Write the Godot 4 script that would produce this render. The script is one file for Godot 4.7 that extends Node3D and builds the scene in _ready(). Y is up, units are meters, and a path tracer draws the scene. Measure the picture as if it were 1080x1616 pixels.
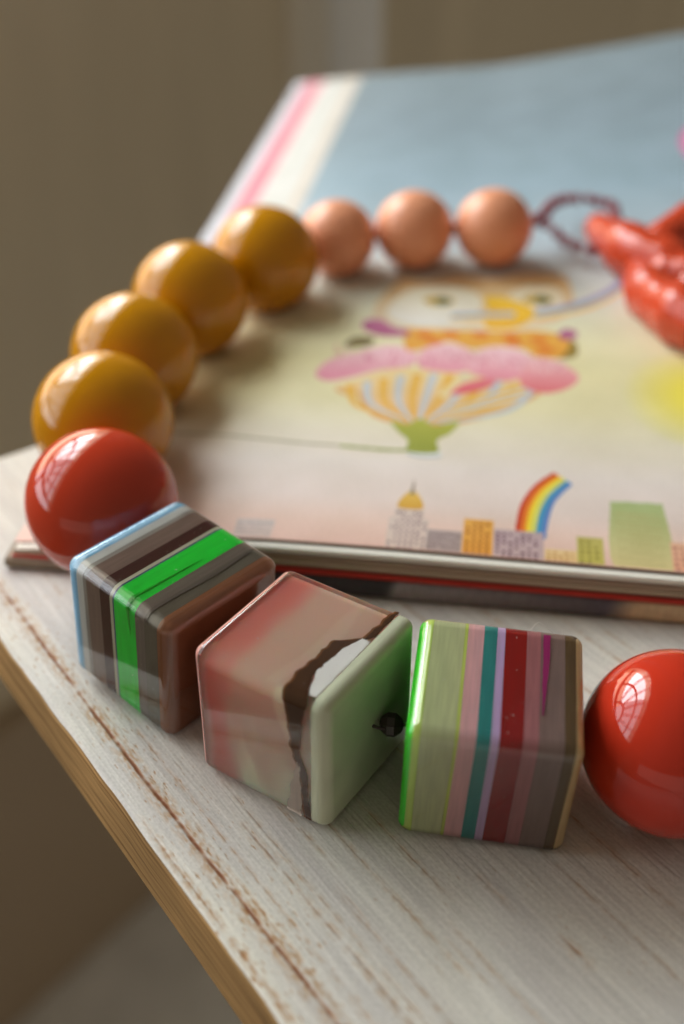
extends Node3D
# Close-up of a bead necklace lying on a picture book at the corner of a whitewashed table.
# Lengths in the builders below are millimetres: (right, up from the table top, forward).

const TABLE_H := 0.72
var rng := RandomNumberGenerator.new()
var M := {}


func _ready() -> void:
	rng.seed = 7
	setup_camera()
	setup_light()
	make_materials()
	build_room()
	build_window()
	build_table()
	build_book()
	build_necklace()
	build_lint()


# ---------------------------------------------------------------- helpers
func at(x: float, y: float, f: float) -> Vector3:
	return Vector3(x * 0.001, TABLE_H + y * 0.001, -f * 0.001)


func lin(r: float, g: float, b: float) -> Color:
	return Color(r, g, b).linear_to_srgb()


func rgb8(r: float, g: float, b: float) -> Color:
	return Color(r / 255.0, g / 255.0, b / 255.0)


func thing(called: String, label: String, category: String, pos := Vector3.ZERO) -> Node3D:
	var o := Node3D.new()
	o.name = called
	add_child(o, true)
	o.position = pos
	o.set_meta("label", label)
	o.set_meta("category", category)
	return o


func part(called: String, mesh: Mesh, mat: Material, parent: Node, label := "") -> MeshInstance3D:
	var o := MeshInstance3D.new()
	o.name = called
	o.mesh = mesh
	o.material_override = mat
	parent.add_child(o, true)
	if label != "":
		o.set_meta("label", label)
	return o


func struct(called: String, mesh: Mesh, mat: Material, pos := Vector3.ZERO) -> MeshInstance3D:
	var o := part(called, mesh, mat, self)
	o.position = pos
	o.set_meta("kind", "structure")
	return o


func mat(c: Color, rough := 0.5, spec := 0.5) -> StandardMaterial3D:
	var m := StandardMaterial3D.new()
	m.albedo_color = c
	m.roughness = rough
	m.metallic_specular = spec
	return m


# one triangle, turned so that its front faces along the given normals
func tri(st: SurfaceTool, p: Array, n: Array, uv: Array = [], col: Array = []) -> void:
	var g: Vector3 = (p[1] - p[0]).cross(p[2] - p[0])
	var order := [0, 2, 1] if g.dot(n[0] + n[1] + n[2]) > 0.0 else [0, 1, 2]
	for i in order:
		st.set_normal(n[i])
		if uv.size():
			st.set_uv(uv[i])
		if col.size():
			st.set_color(col[i])
		st.add_vertex(p[i])


func quad(st: SurfaceTool, p: Array, n: Array, uv: Array = [], col: Array = []) -> void:
	for k in [[0, 1, 2], [0, 2, 3]]:
		tri(st, [p[k[0]], p[k[1]], p[k[2]]], [n[k[0]], n[k[1]], n[k[2]]],
			[uv[k[0]], uv[k[1]], uv[k[2]]] if uv.size() else [],
			[col[k[0]], col[k[1]], col[k[2]]] if col.size() else [])


func flat_quad(st: SurfaceTool, a: Vector3, b: Vector3, c: Vector3, d: Vector3, n: Vector3, uv: Array = []) -> void:
	quad(st, [a, b, c, d], [n, n, n, n], uv)


func begin() -> SurfaceTool:
	var st := SurfaceTool.new()
	st.begin(Mesh.PRIMITIVE_TRIANGLES)
	return st


func lerp_table(t: Array, x: float) -> float:
	# t is [[x, y], ...]
	if x <= t[0][0]:
		return t[0][1]
	for i in range(1, t.size()):
		if x <= t[i][0]:
			var k: float = (x - t[i - 1][0]) / (t[i][0] - t[i - 1][0])
			return lerpf(t[i - 1][1], t[i][1], k)
	return t[-1][1]


func noise_bytes(w: int, h: int, nw: int, nh: int, freq: float, sd: int, oct := 3) -> PackedByteArray:
	var n := FastNoiseLite.new()
	n.seed = sd
	n.frequency = freq
	n.noise_type = FastNoiseLite.TYPE_SIMPLEX_SMOOTH
	n.fractal_octaves = oct
	var im := n.get_image(nw, nh, false, false, true)
	im.resize(w, h, Image.INTERPOLATE_CUBIC)
	im.convert(Image.FORMAT_L8)
	return im.get_data()


# ---------------------------------------------------------------- camera and light
func setup_camera() -> void:
	var cam := Camera3D.new()
	cam.name = "camera"
	add_child(cam)
	var lens := CameraAttributesPhysical.new()
	lens.frustum_focal_length = 27.22
	lens.frustum_near = 0.01
	lens.frustum_far = 40.0
	lens.frustum_focus_distance = 0.197
	lens.exposure_aperture = 5.0
	cam.attributes = lens
	cam.position = at(0, 153, 0)
	cam.rotation_degrees = Vector3(-35, 0, 0)
	cam.current = true


func setup_light() -> void:
	var env := Environment.new()
	env.background_mode = Environment.BG_COLOR
	env.background_color = lin(0.175, 0.150, 0.112)
	env.background_energy_multiplier = 1.0
	env.tonemap_mode = Environment.TONE_MAPPER_LINEAR
	env.tonemap_exposure = 1.0
	env.sdfgi_enabled = true
	env.ssao_enabled = true
	env.ssil_enabled = true
	var we := WorldEnvironment.new()
	we.name = "environment"
	we.environment = env
	add_child(we)


# ---------------------------------------------------------------- materials
func make_materials() -> void:
	# faint streaks along each resin layer, and hairline polish marks
	var n := FastNoiseLite.new()
	n.seed = 3
	n.frequency = 0.02
	n.fractal_octaves = 4
	var streak := NoiseTexture2D.new()
	streak.width = 256
	streak.height = 256
	streak.noise = n
	streak.seamless = true
	var ramp := Gradient.new()
	ramp.set_color(0, Color(0.90, 0.90, 0.90))
	ramp.set_color(1, Color(1, 1, 1))
	streak.color_ramp = ramp
	M.streak = streak
	var n2 := FastNoiseLite.new()
	n2.seed = 11
	n2.frequency = 0.035
	n2.fractal_octaves = 5
	var rough := NoiseTexture2D.new()
	rough.width = 512
	rough.height = 512
	rough.noise = n2
	rough.seamless = true
	var ramp2 := Gradient.new()
	ramp2.set_color(0, Color(0.25, 0.25, 0.25))
	ramp2.set_color(1, Color(1, 1, 1))
	rough.color_ramp = ramp2
	M.rough = rough
	M.skin = clear_resin(Color(1, 1, 1), 1.0, 0.012)


func resin(c: Color, rough := 0.09, streaked := true) -> StandardMaterial3D:
	var m := mat(c, rough, 0.5)
	m.uv1_triplanar = true
	m.uv1_scale = Vector3(170, 14, 14)
	if streaked:
		m.albedo_texture = M.streak
	m.roughness_texture = M.rough
	m.roughness = rough * 1.5
	return m


func clear_resin(c: Color, through: float, rough := 0.08) -> StandardMaterial3D:
	var m := mat(c, rough, 0.5)
	m.albedo_color.a = 1.0 - through
	m.refraction_enabled = true
	m.refraction_scale = 0.05
	return m


func bead_mat(c: Color, rough: float) -> StandardMaterial3D:
	var m := mat(c, rough, 0.5)
	m.uv1_triplanar = true
	m.uv1_scale = Vector3(30, 30, 30)
	m.roughness_texture = M.rough
	m.roughness = rough * 1.6
	return m


# ---------------------------------------------------------------- room behind
# The wall with the window: its outward direction is 52 degrees left of forward, 0.55 m away.
const WALL_D := 0.55


func wall_point(s: float, y: float, d := 0.0) -> Vector3:
	# s to the right along the wall, y above the table top, d out through the wall
	var a := deg_to_rad(-52.0)
	var out := Vector3(sin(a), 0, -cos(a))
	var along := Vector3(cos(a), 0, sin(a))
	return out * (WALL_D + d) + along * s + Vector3(0, TABLE_H + y, 0)


func wall_basis() -> Basis:
	var a := deg_to_rad(-52.0)
	return Basis(Vector3(cos(a), 0, sin(a)), Vector3.UP, -Vector3(sin(a), 0, -cos(a)))


func wall_prism(outline: PackedVector2Array, d0: float, d1: float) -> Mesh:
	# a plate in the plane of the wall between depths d0 and d1
	var st := begin()
	var idx := Geometry2D.triangulate_polygon(outline)
	var b := wall_basis()
	for i in range(0, idx.size(), 3):
		for d in [d0, d1]:
			var n: Vector3 = b.z if d == d0 else -b.z
			var p := []
			for k in 3:
				p.append(wall_point(outline[idx[i + k]].x, outline[idx[i + k]].y, d))
			tri(st, p, [n, n, n])
	var cw := Geometry2D.is_polygon_clockwise(outline)
	for i in outline.size():
		var u := outline[i]
		var v := outline[(i + 1) % outline.size()]
		var e := (v - u).normalized()
		var n2 := Vector2(-e.y, e.x) if cw else Vector2(e.y, -e.x)
		var n3: Vector3 = b.x * n2.x + b.y * n2.y
		flat_quad(st, wall_point(u.x, u.y, d0), wall_point(v.x, v.y, d0), wall_point(v.x, v.y, d1), wall_point(u.x, u.y, d1), n3)
	return st.commit()


func rect2(x0: float, y0: float, x1: float, y1: float) -> PackedVector2Array:
	return PackedVector2Array([Vector2(x0, y0), Vector2(x1, y0), Vector2(x1, y1), Vector2(x0, y1)])


const WIN_R := 0.55      # half width of the arched window
const WIN_SILL := 0.03   # above the table top
const WIN_SPRING := 0.16


func build_room() -> void:
	var plaster := mat(lin(0.84, 0.74, 0.57), 0.9, 0.2)
	plaster.albedo_texture = M.streak
	plaster.uv1_triplanar = true
	plaster.uv1_scale = Vector3(2.2, 0.25, 2.2)
	# wall with an arched opening
	var o := PackedVector2Array()
	o.append_array([Vector2(-1.6, -TABLE_H - 0.02), Vector2(0, -TABLE_H - 0.02), Vector2(0, WIN_SILL), Vector2(-WIN_R, WIN_SILL)])
	for i in range(0, 17):
		var a := PI - i * PI / 32.0
		o.append(Vector2(cos(a) * WIN_R, WIN_SPRING + sin(a) * WIN_R))
	o.append_array([Vector2(0, 1.7), Vector2(-1.6, 1.7)])
	var o2 := PackedVector2Array()
	for v in o:
		o2.append(Vector2(-v.x if v.x > -1.5 else 3.2, v.y))
	var st := SurfaceTool.new()
	st.append_from(wall_prism(o, 0.0, 0.14), 0, Transform3D())
	st.append_from(wall_prism(o2, 0.0, 0.14), 0, Transform3D())
	struct("wall", st.commit(), plaster)
	# floor
	var stone := mat(lin(0.80, 0.80, 0.80), 0.6, 0.4)
	stone.albedo_texture = M.streak
	stone.uv1_triplanar = true
	stone.uv1_scale = Vector3(3, 3, 3)
	var fl := BoxMesh.new()
	fl.size = Vector3(6, 0.1, 6)
	struct("floor", fl, stone, Vector3(0, -0.05, 0))
	var sk := thing("dark_wall_band", "dark brown band along the foot of the wall, seen below the table edge", "dark_band")
	part("board", wall_prism(rect2(-1.6, -TABLE_H + 0.001, 3.2, -TABLE_H + 0.29), -0.018, -0.001), mat(lin(0.42, 0.325, 0.23), 0.7), sk)  # thin dark plate over the wall foot, makes the lower wall darker
	# pale upright moulding on the wall behind the book: flat on one side, hollow on the other
	var t := thing("door_moulding", "blurred pale upright moulding on the dim wall behind the open book", "moulding")
	var outline := PackedVector2Array()
	for i in 13:
		var k := i / 12.0
		outline.append(Vector2(0.675 + 0.035 * k, -0.03 * pow(k, 1.6)))
	outline.append(Vector2(0.71, 0.0))
	var b := wall_basis()
	var ms := begin()
	for i in outline.size() - 1:
		var e := outline[i + 1] - outline[i]
		var n2 := Vector2(e.y, -e.x).normalized()
		var nn: Vector3 = b.x * n2.x - b.z * n2.y
		if nn.dot(b.z) < -0.01:
			nn = -nn
		var q := [outline[i], outline[i + 1]]
		flat_quad(ms, wall_point(q[0].x, -0.6, q[0].y - 0.002), wall_point(q[1].x, -0.6, q[1].y - 0.002), wall_point(q[1].x, 1.3, q[1].y - 0.002), wall_point(q[0].x, 1.3, q[0].y - 0.002), nn)
	part("mid_tone_strip", wall_prism(PackedVector2Array([Vector2(0.640, -0.6), Vector2(0.674, -0.6), Vector2(0.674, 1.3), Vector2(0.640, 1.3)]), -0.012, -0.001), mat(lin(0.80, 0.75, 0.66), 0.7), t)  # middle tone standing in for the soft gradient left of the moulding
	part("moulding", ms.commit(), mat(lin(0.88, 0.89, 0.90), 0.6), t)


func area(called: String, s0: float, y0: float, s1: float, y1: float, d: float, c: Color, radiance: float) -> void:
	var l := AreaLight3D.new()
	l.name = called
	add_child(l)
	var w := s1 - s0
	var h := y1 - y0
	l.area_size = Vector2(w, h)
	l.area_normalize_energy = true
	l.light_color = c
	l.light_energy = radiance * w * h / PI
	l.area_range = 12.0
	l.area_attenuation = 2.0
	l.shadow_enabled = true
	var b := wall_basis()   # shines along -z, into the room
	l.transform = Transform3D(Basis(-b.x, b.y, -b.z), wall_point((s0 + s1) / 2, (y0 + y1) / 2, d))
	

func build_window() -> void:
	var w := thing("arched_window", "arched window with fan glazing bars that lights the beads", "window")
	var paint := mat(lin(0.10, 0.09, 0.085), 0.5)
	var top := WIN_SPRING + WIN_R
	# daylight in the panes: pale sky, and a sunlit house front low down on the right
	var sky := mat(Color(0, 0, 0), 0.9, 0.0)
	sky.emission_enabled = true
	sky.emission = Color(0.93, 0.96, 1.0)
	sky.emission_energy_multiplier = 1.0
	var warm: StandardMaterial3D = sky.duplicate()
	warm.emission = Color(1.0, 0.78, 0.55)
	var dull: StandardMaterial3D = sky.duplicate()
	dull.emission_energy_multiplier = 0.4
	part("pane", wall_prism(rect2(0.062, 0.26, WIN_R, top), 0.12, 0.124), sky, w)
	part("pane", wall_prism(rect2(-WIN_R, WIN_SILL, 0.06, top), 0.12, 0.124), dull, w)
	part("pane", wall_prism(rect2(0.062, WIN_SILL, WIN_R, 0.258), 0.12, 0.124), warm, w)
	area("daylight", 0.062, 0.26, WIN_R, top, 0.11, Color(0.945, 0.985, 1.0), 16.5)
	area("daylight_left", -WIN_R, WIN_SILL, 0.06, top, 0.11, Color(0.95, 0.98, 1.0), 4.2)
	area("daylight_warm", 0.062, WIN_SILL, WIN_R, 0.258, 0.11, Color(1.0, 0.90, 0.80), 4.4)
	# unseen weak glowing panel behind the camera, set low to light the wall
	var far := thing("unseen_far_panel", "unseen glowing panel behind the camera that lights the wall", "window", Vector3(-0.3, 0.56, 2.8))
	far.look_at_from_position(far.position, Vector3(0, 0.56, -0.3))
	var glow := mat(Color(0, 0, 0), 0.9, 0.0)
	glow.emission_enabled = true
	glow.emission = Color(1.0, 0.95, 0.88)
	glow.emission_energy_multiplier = 0.3
	var pb := BoxMesh.new()
	pb.size = Vector3(6.4, 1.0, 0.004)
	part("pane", pb, glow, far)
	for k in 4:
		var fb := BoxMesh.new()
		fb.size = Vector3(6.52, 0.06, 0.05) if k < 2 else Vector3(0.06, 1.0, 0.05)
		part("frame", fb, paint, far).position = [Vector3(0, 0.53, 0), Vector3(0, -0.53, 0), Vector3(3.23, 0, 0), Vector3(-3.23, 0, 0)][k]
	var fl := AreaLight3D.new()
	fl.name = "unseen_far_light"  # out of view, lights the wall more than the table top
	add_child(fl)
	fl.area_size = Vector2(6.4, 1.0)
	fl.area_normalize_energy = true
	fl.light_color = Color(1.0, 0.95, 0.88)
	fl.light_energy = 0.26 * 6.4 / PI
	fl.area_range = 12.0
	fl.area_attenuation = 2.0
	fl.shadow_enabled = true
	fl.transform = far.transform.translated_local(Vector3(0, 0, -0.03))
	# bars
	var c := Vector2(0, WIN_SPRING)
	for i in range(1, 6):
		var a := i * PI / 6.0
		var dir := Vector2(cos(a), sin(a))
		var nn := Vector2(-dir.y, dir.x)
		for k in [-1.0, 1.0]:
			var off: Vector2 = nn * k * 0.011
			var hw := nn * 0.0035
			part("glazing_bar", wall_prism(PackedVector2Array([c + dir * 0.1 + off - hw, c + dir * 0.1 + off + hw, c + dir * 0.549 + off + hw, c + dir * 0.549 + off - hw]), 0.02, 0.04), paint, w)
	for r in [0.12, 0.33]:
		var ring := PackedVector2Array()
		var rr: float = r
		for i in 25:
			var a2 := i * PI / 24.0
			ring.append(c + Vector2(cos(a2), sin(a2)) * (rr + 0.009))
		for i in 25:
			var a3 := PI - i * PI / 24.0
			ring.append(c + Vector2(cos(a3), sin(a3)) * (rr - 0.009))
		part("curved_bar", wall_prism(ring, 0.042, 0.06), paint, w)
	part("transom", wall_prism(rect2(-WIN_R + 0.001, WIN_SPRING - 0.02, WIN_R - 0.001, WIN_SPRING + 0.02), 0.062, 0.085), paint, w)
	part("mullion", wall_prism(rect2(-0.018, WIN_SILL + 0.001, 0.018, WIN_SPRING - 0.021), 0.062, 0.085), paint, w)


# ---------------------------------------------------------------- table
const T_C := Vector2(-105.9, 226.7)          # far left corner of the table top (right, forward)
const T_ACROSS := Vector2(0.81, 0.586)
const T_GRAIN := Vector2(0.586, -0.81)


func table_basis() -> Transform3D:
	var ex := Vector3(T_ACROSS.x, 0, -T_ACROSS.y)
	var ez := Vector3(T_GRAIN.x, 0, -T_GRAIN.y)
	return Transform3D(Basis(ex.normalized(), Vector3.UP, ez.normalized()), at(T_C.x, 0, T_C.y))


func wood_textures() -> Array:
	# whitewashed board, 130 mm across the grain by 230 mm along it
	var W := 1024
	var H := 1536
	var fine := noise_bytes(W, H, W, 110, 0.10, 1, 4)
	var mid := noise_bytes(W, H, 512, 14, 0.05, 2, 3)
	var broad := noise_bytes(W, H, 128, 96, 0.03, 3, 3)
	var pore := noise_bytes(W, H, W, 300, 0.20, 4, 2)
	var speck := noise_bytes(W, H, W, 700, 0.13, 5, 3)
	var brush := noise_bytes(W, H, W, 60, 0.22, 6, 2)
	var fuzz := noise_bytes(W, H, W, H, 0.16, 8, 2)
	var cracks := [  # across, from, to, width, strength, warmth
		[6.4, 40.0, 230.0, 0.34, 0.95, 1.0], [14.8, 128.0, 215.0, 0.22, 0.75, 0.4], [16.8, 120.0, 200.0, 0.13, 0.5, 0.3],
		[8.0, 140.0, 172.0, 0.12, 0.5, 0.6], [42.0, 177.5, 186.0, 0.30, 0.95, 0.8], [39.4, 158.0, 172.0, 0.16, 0.6, 0.6],
		[26.2, 130.0, 178.0, 0.14, 0.5, 0.5], [22.0, 100.0, 150.0, 0.12, 0.4, 0.4], [33.0, 120.0, 165.0, 0.15, 0.5, 0.4],
		[51.0, 150.0, 200.0, 0.12, 0.45, 0.4], [60.0, 90.0, 190.0, 0.14, 0.45, 0.5], [72.0, 90.0, 160.0, 0.16, 0.5, 0.4],
		[10.6, 90.0, 200.0, 0.10, 0.45, 0.5], [1.6, 120.0, 200.0, 0.16, 0.6, 0.9], [84.0, 100.0, 190.0, 0.13, 0.4, 0.4], [95.0, 90.0, 190.0, 0.13, 0.4, 0.4],
		[19.5, 150.0, 205.0, 0.10, 0.45, 0.4], [30.0, 165.0, 220.0, 0.12, 0.4, 0.4], [46.0, 120.0, 160.0, 0.12, 0.45, 0.6]]
	var cr := RandomNumberGenerator.new()
	cr.seed = 41
	for k in 150:
		var c0 := cr.randf_range(2.0, 126.0)
		var y0 := cr.randf_range(5.0, 215.0)
		cracks.append([c0, y0, y0 + cr.randf_range(3.0, 16.0), cr.randf_range(0.05, 0.12), cr.randf_range(0.35, 0.95), cr.randf_range(0.2, 0.9)])
	var col := PackedByteArray()
	var hgt := PackedByteArray()
	col.resize(W * H * 3)
	hgt.resize(W * H)
	var sx := 130.0 / W
	var sy := 230.0 / H
	var crack_by_col := []
	for x in W:
		var mm := x * sx
		var near := []
		for c in cracks:
			if absf(mm - c[0]) < 2.6:
				near.append(c)
		crack_by_col.append(near)
	var wob := []
	for y in H:
		var mm := y * sy
		wob.append(0.30 * sin(mm * 0.045) + 0.07 * sin(mm * 0.31 + 1.0) + 0.03 * sin(mm * 1.1))
	for y in H:
		var ymm := y * sy
		var wy: float = wob[y]
		for x in W:
			var i := y * W + x
			var xmm := x * sx
			var f := fine[i] / 255.0 - 0.5
			var m := mid[i] / 255.0 - 0.5
			var bd := broad[i] / 255.0 - 0.5
			var z := fuzz[i] / 255.0 - 0.5
			var v := 1.0 + f * 0.11 + m * 0.085 + bd * 0.07 + z * 0.09
			var r := 0.812 * v
			var g := (0.788 + m * 0.01) * v
			var b := (0.757 - bd * 0.03) * v
			var h := 0.72 + f * 0.20 + z * 0.12 + (brush[i] / 255.0 - 0.5) * 0.12
			# worn through: pores and speckles of bare wood, thicker near the front edge
			var wear := 0.06 + maxf(0.0, 0.34 - absf(xmm - 7.5) * 0.026) + bd * 0.30 + m * 0.16
			var p := pore[i] / 255.0 * 0.55 + speck[i] / 255.0 * 0.45
			var e := clampf((p - (0.80 - wear * 0.42)) * 7.0, 0.0, 1.0)
			if e > 0.0:
				var s := speck[(i * 7) % (W * H)] / 255.0
				r = lerpf(r, 0.60 + s * 0.08, e * 0.72)
				g = lerpf(g, 0.44 + s * 0.05, e * 0.72)
				b = lerpf(b, 0.29 + s * 0.03, e * 0.72)
				h -= e * 0.22
			for c in crack_by_col[x]:
				if ymm > c[1] and ymm < c[2]:
					var ends: float = minf(1.0, minf(ymm - c[1], c[2] - ymm) * 0.12)
					var dx: float = absf(xmm - c[0] - wy * (1.0 if c[3] > 0.2 else 0.5))
					var on: float = clampf(-0.25 + (pore[(y * W + int(c[0] * 7.0)) % (W * H)] / 255.0) * 1.9, 0.0, 1.0) * ends
					var core: float = clampf(1.25 - dx / c[3], 0.0, 1.0) * c[4] * on * (1.0 if c[0] == 6.4 or c[0] == 42.0 else 0.55)
					var halo: float = clampf(1.0 - dx / (c[3] * 6.5), 0.0, 1.0) * 0.75 * c[5] * on * clampf(speck[i] / 255.0 * 2.6 - 0.7, 0.0, 1.0)
					r = lerpf(r, 0.66, halo)
					g = lerpf(g, 0.45, halo)
					b = lerpf(b, 0.25, halo)
					r = lerpf(r, 0.34 + 0.14 * c[5], core)
					g = lerpf(g, 0.235 + 0.01 * c[5], core)
					b = lerpf(b, 0.165 - 0.05 * c[5], core)
					h -= core * 0.6
			var j := i * 3
			col[j] = clampi(int(r * 255.0), 0, 255)
			col[j + 1] = clampi(int(g * 255.0), 0, 255)
			col[j + 2] = clampi(int(b * 255.0), 0, 255)
			hgt[i] = clampi(int(h * 255.0), 0, 255)
	return [ImageTexture.create_from_image(Image.create_from_data(W, H, false, Image.FORMAT_RGB8, col)),
		ImageTexture.create_from_image(Image.create_from_data(W, H, false, Image.FORMAT_L8, hgt))]


func edge_texture() -> ImageTexture:
	# bare sawn edge: rings run along the board
	var W := 1024
	var H := 128
	var lines := noise_bytes(W, H, 10, H, 0.14, 21, 3)
	var grain := noise_bytes(W, H, 60, H, 0.3, 22, 3)
	var blot := noise_bytes(W, H, 64, 12, 0.06, 23, 2)
	var col := PackedByteArray()
	col.resize(W * H * 3)
	for i in W * H:
		var l := lines[i] / 255.0
		var dark := clampf((l - 0.52) * 3.2, 0.0, 1.0)
		var v := 0.94 + (grain[i] / 255.0 - 0.5) * 0.26 + (blot[i] / 255.0 - 0.5) * 0.16
		col[i * 3] = clampi(int(lerpf(0.72, 0.53, dark) * v * 255.0), 0, 255)
		col[i * 3 + 1] = clampi(int(lerpf(0.565, 0.39, dark) * v * 255.0), 0, 255)
		col[i * 3 + 2] = clampi(int(lerpf(0.37, 0.24, dark) * v * 255.0), 0, 255)
	return ImageTexture.create_from_image(Image.create_from_data(W, H, false, Image.FORMAT_RGB8, col))


func build_table() -> void:
	var t := thing("wooden_table", "whitewashed wooden table with worn grain and bare tan edges", "table")
	t.transform = table_basis()
	var tex := wood_textures()
	var top := mat(Color.WHITE, 0.62, 0.4)
	top.albedo_texture = tex[0]
	top.heightmap_enabled = true
	top.heightmap_texture = tex[1]
	top.heightmap_scale = 0.035
	var bare := mat(Color.WHITE, 0.7, 0.3)
	bare.albedo_texture = edge_texture()
	var LX := 0.46
	var LZ := 0.52
	var TH := 0.0155
	# painted face with a slightly worn, rounded rim on the two sides in view
	var st := begin()
	var prof := []   # (outward, down) of the rim, about 1 mm round
	for i in 5:
		var a := i * PI / 2 / 4
		prof.append(Vector2(0.0011 * (1 - sin(a)), 0.0011 * (1 - cos(a))))
	var up := Vector3.UP
	var wave := FastNoiseLite.new()
	wave.seed = 5
	wave.frequency = 60.0
	var NZ := 120
	for k in NZ:
		var z0 := 0.0012 + (LZ - 0.0012) * k / NZ
		var z1 := 0.0012 + (LZ - 0.0012) * (k + 1) / NZ
		var j0 := wave.get_noise_1d(z0) * 0.00045
		var j1 := wave.get_noise_1d(z1) * 0.00045
		var a := Vector3(0.0011 + j0, 0, z0)
		var b := Vector3(0.0011 + j1, 0, z1)
		flat_quad(st, a, Vector3(LX, 0, z0), Vector3(LX, 0, z1), b, up, [uvw(a), uvw(Vector3(LX, 0, z0)), uvw(Vector3(LX, 0, z1)), uvw(b)])
		for i in 2:
			var p0: Vector2 = prof[i]
			var p1: Vector2 = prof[i + 1]
			var n0 := Vector3(-sin(i * PI / 8), cos(i * PI / 8), 0)
			var n1 := Vector3(-sin((i + 1) * PI / 8), cos((i + 1) * PI / 8), 0)
			var q := [Vector3(p0.x + j0, -p0.y, z0), Vector3(p1.x + j0, -p1.y, z0), Vector3(p1.x + j1, -p1.y, z1), Vector3(p0.x + j1, -p0.y, z1)]
			quad(st, q, [n0, n1, n1, n0], [uvw(q[0]), uvw(q[1]), uvw(q[2]), uvw(q[3])])
	for i in 2:
		var p0: Vector2 = prof[i]
		var p1: Vector2 = prof[i + 1]
		var n0 := Vector3(0, cos(i * PI / 8), -sin(i * PI / 8))
		var n1 := Vector3(0, cos((i + 1) * PI / 8), -sin((i + 1) * PI / 8))
		var q := [Vector3(0.001, -p0.y, p0.x + 0.0001), Vector3(0.001, -p1.y, p1.x + 0.0001), Vector3(LX, -p1.y, p1.x + 0.0001), Vector3(LX, -p0.y, p0.x + 0.0001)]
		quad(st, q, [n0, n1, n1, n0], [uvw(q[0]), uvw(q[1]), uvw(q[2]), uvw(q[3])])
	part("tabletop", st.commit(), top, t)
	# bare edge bands below the paint, and the underside
	var e := begin()
	for k in NZ:
		var z0 := LZ * k / NZ
		var z1 := LZ * (k + 1) / NZ
		var j0 := wave.get_noise_1d(z0) * 0.00045
		var j1 := wave.get_noise_1d(z1) * 0.00045
		var x0: float = prof[2].x
		var y0: float = -prof[2].y
		var rows := [Vector2(x0, y0), Vector2(prof[3].x, -prof[3].y), Vector2(0, -0.0011), Vector2(0, -TH + 0.001), Vector2(0.001, -TH)]
		var ns := [Vector3(-0.7, 0.7, 0), Vector3(-0.92, 0.38, 0), Vector3(-1, 0, 0), Vector3(-1, 0, 0), Vector3(-0.5, -0.85, 0)]
		for i in 4:
			var w0 := j0 if i < 3 else 0.0
			var w1 := j1 if i < 3 else 0.0
			var v0 := j0 if i < 2 else 0.0
			var v1 := j1 if i < 2 else 0.0
			var q := [Vector3(rows[i].x + w0, rows[i].y, z0), Vector3(rows[i + 1].x + v0, rows[i + 1].y, z0), Vector3(rows[i + 1].x + v1, rows[i + 1].y, z1), Vector3(rows[i].x + w1, rows[i].y, z1)]
			var uvs := []
			for p in q:
				uvs.append(Vector2(p.z / 0.2, -p.y / 0.0165))
			quad(e, q, [ns[i], ns[i + 1], ns[i + 1], ns[i]], uvs)
	part("bare_edge", e.commit(), bare, t)
	var e2 := begin()
	flat_quad(e2, Vector3(0.001, -0.0006, 0.0), Vector3(LX, -0.0006, 0.0), Vector3(LX, -TH, 0.0), Vector3(0.001, -TH, 0.0), Vector3(0, 0, -1), [Vector2(0, 0), Vector2(2, 0), Vector2(2, 1), Vector2(0, 1)])
	flat_quad(e2, Vector3(0.001, -TH, 0), Vector3(LX, -TH, 0), Vector3(LX, -TH, LZ), Vector3(0.001, -TH, LZ), Vector3(0, -1, 0), [Vector2(0, 0), Vector2(2, 0), Vector2(2, 1), Vector2(0, 1)])
	part("bare_edge", e2.commit(), bare, t)
	for p in [Vector2(0.2, 0.06), Vector2(0.4, 0.06), Vector2(0.2, 0.46), Vector2(0.4, 0.46)]:
		var leg := BoxMesh.new()
		leg.size = Vector3(0.035, TABLE_H - TH, 0.035)
		var o := part("leg", leg, mat(lin(0.4, 0.3, 0.18), 0.6), t)
		o.position = Vector3(p.x, -TH - leg.size.y / 2, p.y)


func uvw(p: Vector3) -> Vector2:
	return Vector2(p.x / 0.130, p.z / 0.230)


# ---------------------------------------------------------------- book
const B_O := Vector2(-71, 199)
const B_U := Vector2(0.991, -0.134)
const B_V := Vector2(0.134, 0.991)
const B_L := 372.0
const B_W := 250.0
const FRONT := [[0, 4], [6, 4.5], [20, 7.2], [35, 10.4], [50, 12.2], [80, 12.6], [140, 12.2], [260, 12]]   # before the droop at the front edge
const BACK := [[0, 4], [30, 7.7], [46, 9.9], [95, 15], [138, 23.7], [175, 31.3], [260, 38]]


func page_h(u: float, v: float) -> float:
	var a := 0.0
	var b := 0.0
	for k in [-4.0, 0.0, 4.0]:
		a += lerp_table(FRONT, u + k) / 3.0
		b += lerp_table(BACK, u + k) / 3.0
	return a + (b - a) * pow(clampf(v / B_L, 0, 1), 1.6) - 2.0 * smoothstep(18, 50, u) * smoothstep(60, 0, v)


func cov_t(u: float) -> float:
	return lerpf(2.7, 4.6, smoothstep(4.0, 45.0, u))


func block_h(u: float, v: float) -> float:
	return minf(page_h(u, 0.0), page_h(u, v))


func book_at(u: float, v: float, h: float) -> Vector3:
	var q := B_O + B_U * u + B_V * v
	return at(q.x, h, q.y)


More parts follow.
